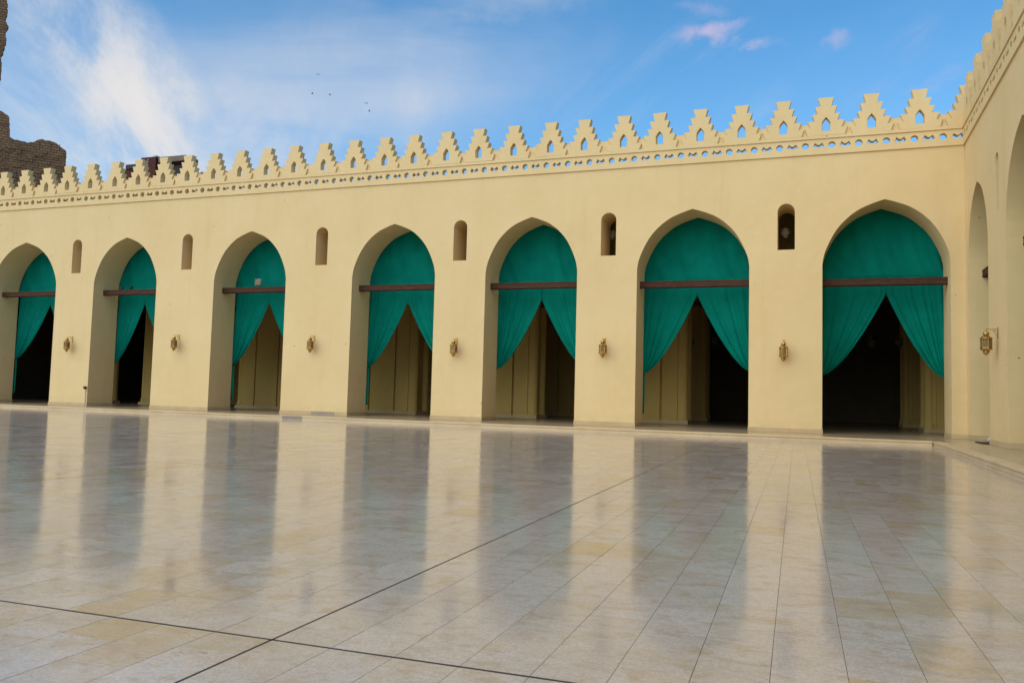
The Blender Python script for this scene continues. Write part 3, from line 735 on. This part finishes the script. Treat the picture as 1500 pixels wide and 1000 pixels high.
# ------------------------------------------------------------------ small fittings
def floodlight(x, y, z, label, m, sc=1., tilt=.25, yaw=0.):
    e = empty('floodlight', (x, y, z)); tag(e, label, 'floodlight')
    w, h = .10 * sc, .08 * sc
    MB().box(-w, w, -.03, .05, .05 * sc, .05 * sc + 2 * h, bevel=.008).build('housing', m, e)
    MB().box(-w * .85, w * .85, -.037, -.0305, .05 * sc + .012, .05 * sc + 2 * h - .012).build('lens', M_PANE if m is M_ALU else M_DARK, e)
    MB().tube([(-w - .012, 0, .05 * sc + h), (-w - .012, 0, .006), (w + .012, 0, .006), (w + .012, 0, .05 * sc + h)], .008).build('bracket', M_DARK, e)
    e.rotation_euler = (0, 0, yaw); return e
floodlight(-16.02, .48, 3.852, 'small pale floodlight standing on the beam of the third arch', M_ALU, 1.25, yaw=-.25)
floodlight(-21.46, .48, 3.868, 'left one of two tiny dark floodlights on the beam of the second arch', M_DARK, .55, yaw=.5)
floodlight(-21.05, .48, 3.868, 'right one of two tiny dark floodlights on the beam of the second arch', M_DARK, .55, yaw=-.5)
e = empty('spotlight', (-22.2, 0, .60)); tag(e, 'small black spotlight at the foot of a pier edge with a pale conduit below', 'spotlight')
MB().lathe([(.02, .04), (.048, .035), (.052, .02), (.035, -.04), (.012, -.05)], 14, 0, -.055).build('head', M_DARK, e, True)
MB().tube([(0, -.018, .05), (0, -.018, -.597)], .010, 8).build('conduit', M_PIPE, e, True)
e = empty('water_tap', (XR - .0, 0, 0)); tag(e, 'small grey tap on the near jamb of the corner arch', 'tap')
e.location = T(3.55, -2.53, .35)
MB().tube([(0, -.03, 0), (0, .05, 0), (0, .07, -.02), (0, .07, -.05)], .012).build('spout', M_ALU, e, True)
MB().lathe([(.008, 0), (.008, .035), (.03, .036), (.03, .048), (.008, .05)], 10, 0, .04).build('handle', M_ALU, e, True)
# crumpled white bag and a dark mat by the right-hand pier
bmq = MB(); bmesh.ops.create_icosphere(bmq.bm, subdivisions=4, radius=.5)
from mathutils import noise as mnoise
for v in bmq.bm.verts:
    d = v.co.normalized(); k = 1 + .35 * mnoise.noise(d * 2.1) + .16 * mnoise.noise(d * 6) + .05 * mnoise.noise(d * 15)
    v.co = Vector((d.x * .17 * k, d.y * .22 * k, max(d.z, -.75) * .075 * k + .055)) * M
o = bmq.build('crumpled_bag', M_PLASTIC, None, True, T(3.60, -2.30, .035)); tag(o, 'crumpled white plastic bag lying in the corner arch', 'bag')
mb = MB(); bmesh.ops.create_grid(mb.bm, x_segments=14, y_segments=14, size=.5)
for v in mb.bm.verts: v.co = Vector((v.co.x * .50, v.co.y * .85, .015 + .012 * mnoise.noise(v.co * 4))) * M
o = mb.build('dark_mat', M_BLACK, None, True, T(3.52, -2.18, 0)); so = o.modifiers.new('thickness', 'SOLIDIFY'); so.thickness = .02; tag(o, 'dark mat under the white bag', 'mat')
# drain stain chips on the floor edge: a dropped scrap
mb = MB(); mb.box(-.035, .035, -.012, .012, 0, .004); o = mb.build('paper_scrap', M_PLASTIC, None, False, T(-10.9, -4.3, ZFL + .0006)); tag(o, 'tiny pale scrap of paper lying far back on the paving', 'scrap')
# ------------------------------------------------------------------ ruined stone tower far left, behind the wall
def jag(pts, amp, step_, seed):
    r = random.Random(seed); o_ = []
    for (x0, z0), (x1, z1) in zip(pts, pts[1:]):
        L = math.hypot(x1 - x0, z1 - z0); n = max(1, int(L / step_))
        for k in range(n):
            t = k / n; j = r.uniform(-amp, amp) if 0 < t else 0; o_.append((x0 + (x1 - x0) * t + j * (z1 - z0) / L, z0 + (z1 - z0) * t + j * (x1 - x0) / L + (r.uniform(-amp, amp) * .6 if k else 0)))
    o_.append(pts[-1]); return o_
tw = empty('ruined_tower', (-57.8, 30, 0)); tw.rotation_euler = (0, 0, .89986)
tag(tw, 'dark weathered stone tower with a crumbling top rising behind the wall at far left', 'tower')
blk = [(-6.78, 22.74), (-4.93, 22.46), (-4.54, 22.26), (-4.28, 22.09), (-4.11, 20.44), (-3.77, 20.28), (-3.25, 20.27), (-2.81, 20.24), (-2.44, 20.37), (-2.21, 20.58), (-1.87, 20.72), (-1.67, 20.63), (-1.33, 20.69), (-.93, 20.59), (-.47, 20.28), (-.16, 20.1), (-.09, 19.94), (0, 15.8)]
def tower_layer(name, top_, y0, y1, dx=0., dz=0., seed=1, amp=.10, xl=-12):
    t_ = [(x + dx, z + dz) for x, z in top_]
    return plate(name, [[(xl, -.5), (xl, t_[0][1] + .3)] + jag(t_, amp, .13, seed) + [(t_[-1][0], -.5)]], y0, y1, M_RUIN, tw)
tower_layer('bastion_wall', blk, 0, .5, 0, 0, 3, .035)
tower_layer('bastion_wall', blk, .501, 2.2, -.10, -.12, 5, .06)
tower_layer('bastion_wall', blk, 2.201, 5.0, -.16, .02, 8, .05)
trn = random.Random(31)
for k in range(150):                                   # courses that stand proud or have weathered loose
    zc = 15.5 + int(trn.uniform(0, 17)) * .285; x = trn.uniform(-6.5, -.5)
    if zc + .28 > 19.9: continue
    MB().box(x, x + trn.uniform(.25, .6), -trn.uniform(.02, .07), -.0005, zc + .02, zc + .265).build('proud_stone', M_RUIN, tw)
for x, w_ in ((-2.05, .05), (-1.25, .04), (-.62, .05)):
    MB().box(x, x + w_, -.012, -.0006, 19.95, 20.5).build('crack', M_BLACK, tw)
sh = [(-5.6, 34.13), (-5.13, 33.41), (-5.04, 32.57), (-4.98, 32.01), (-4.9, 30.99), (-5.02, 30.27), (-4.75, 29.82), (-4.92, 29.26), (-4.84, 28.42), (-5.07, 27.39), (-5.14, 27.31), (-5.05, 26.48), (-5.08, 25.1), (-5.11, 23.96), (-4.98, 22.3)]
plate('tower_shaft', [[(-8.5, 21), (-8.5, 36), (-6.2, 36)] + jag(sh, .05, .16, 21) + [(-4.98, 21)]], 1.0, 1.6, M_RUIN, tw)
plate('tower_shaft', [[(-8.3, 21), (-8.3, 36), (-6.3, 36)] + jag([(x - .12, z + .12) for x, z in sh], .06, .18, 25) + [(-5.1, 21)]], 1.601, 2.1, M_RUIN, tw)
plate('tower_shaft', [[(-8.3, 21), (-8.3, 36), (-6.3, 36)] + jag([(x - .3, z + .05) for x, z in sh], .06, .2, 27) + [(-5.3, 21)]], 2.101, 3.6, M_RUIN, tw)
# ------------------------------------------------------------------ unfinished brick flats behind the battlements
bd = empty('apartment_building', (0, 0, 0)); tag(bd, 'unfinished red brick flats just showing between the battlements left of centre', 'building')
Y = 25.
MB().box(-46.5, -45.45, Y, Y + .9, 0, 16.35).build('brick_wall', M_REDB, bd)
MB().box(-46.35, -45.40, Y - .1, Y + .9, 16.351, 16.66).build('roof_slab', M_BLACK, bd)
MB().box(-46.7, -45.3, Y + .05, Y + .4, 15.75, 16.0).build('ledge', M_CONC, bd)
MB().box(-44.75, -43.45, Y - .3, Y + .9, 0, 17.0).build('brick_wall', M_REDB, bd)
MB().box(-45.0, -44.66, Y - .2, Y + .8, 0, 16.2).build('brick_pier', M_REDB, bd)
MB().box(-43.75, -43.46, Y - .28, Y + .8, 17.001, 17.10).build('coping', M_ALU, bd)
for cx_ in (-44.45, -44.12):
    dm = MB()
    for k in range(26): dm.box(cx_ - .05, cx_ + .05, Y - .34, Y - .301, 12.0 + k * .19, 12.10 + k * .19)
    dm.build('mortar_teeth', M_TEETH, bd)
MB().box(-43.40, -42.95, Y + .3, Y + .9, 0, 16.5).build('brick_wall', M_REDB, bd)
MB().box(-42.85, -41.05, Y + .2, Y + .9, 0, 16.55).build('brick_wall', M_REDB, bd)
MB().box(-42.6, -41.35, Y + .1, Y + .19, 13.5, 16.35).build('opening', M_BLACK, bd)
MB().box(-43.2, -40.85, Y - .3, Y + 1.0, 16.551, 16.93).build('roof_slab', M_CONC, bd)
MB().box(-41.3, -41.05, Y - .05, Y + .185, 12, 16.55).build('corner_column', M_REDB, bd)
MB().box(-39.9, -39.3, Y + .2, Y + .8, 0, 15.78).build('parapet', M_CONC, bd)
# ------------------------------------------------------------------ birds
def bird(x, y, z, yaw, flap, label):
    e = empty('bird', (x, y, z)); tag(e, label, 'bird', 'birds high over the wall'); e.rotation_euler = (0, 0, yaw)
    s_ = .45
    MB().lathe([(.004, -.30), (.035, -.22), (.055, -.05), (.05, .06), (.028, .12), (.034, .16), (.022, .2), (.003, .24)], 10).build('body', M_FEATHER, e, True)
    b_ = e.children[-1]; b_.rotation_euler = (math.radians(80), 0, 0); b_.scale = (s_, s_, s_)
    for sd_ in (-1, 1):
        w_ = MB(); rows = [(0.02, .07, -.09, 0), (.16, .10, -.08, flap * .12), (.30, .07, -.09, flap * .16), (.44, -.02, -.12, flap * .08)]; prev = None
        for xo, yf, yr, zo in rows:
            c4 = [w_.bm.verts.new(T(sd_ * xo * s_, yf * s_, zo * s_)), w_.bm.verts.new(T(sd_ * xo * s_, yr * s_, zo * s_)), w_.bm.verts.new(T(sd_ * xo * s_, yr * s_, zo * s_ - .008)), w_.bm.verts.new(T(sd_ * xo * s_, yf * s_, zo * s_ - .012))]
            if prev:
                for j in range(4): w_.bm.faces.new((prev[j], prev[(j + 1) % 4], c4[(j + 1) % 4], c4[j]))
            prev = c4
        w_.build('wing', M_FEATHER, e)
BL = ['highest bird of the five, above the gap between the other two left ones', 'leftmost of the five birds', 'third bird from the left, level with the leftmost one', 'upper bird of the right-hand pair', 'lower bird of the right-hand pair, nearest the wall top']
for i, (x, z, yw, fl_) in enumerate(((-43.841, 30.807, .6, 1.6), (-44.397, 29.027, -.7, 1.3), (-42.427, 28.73, 1.9, .9), (-38.488, 27.49, .2, 1.5), (-38.132, 26.743, -1.2, 1.2))):
    bird(x, 45, z, yw, fl_, BL[i])
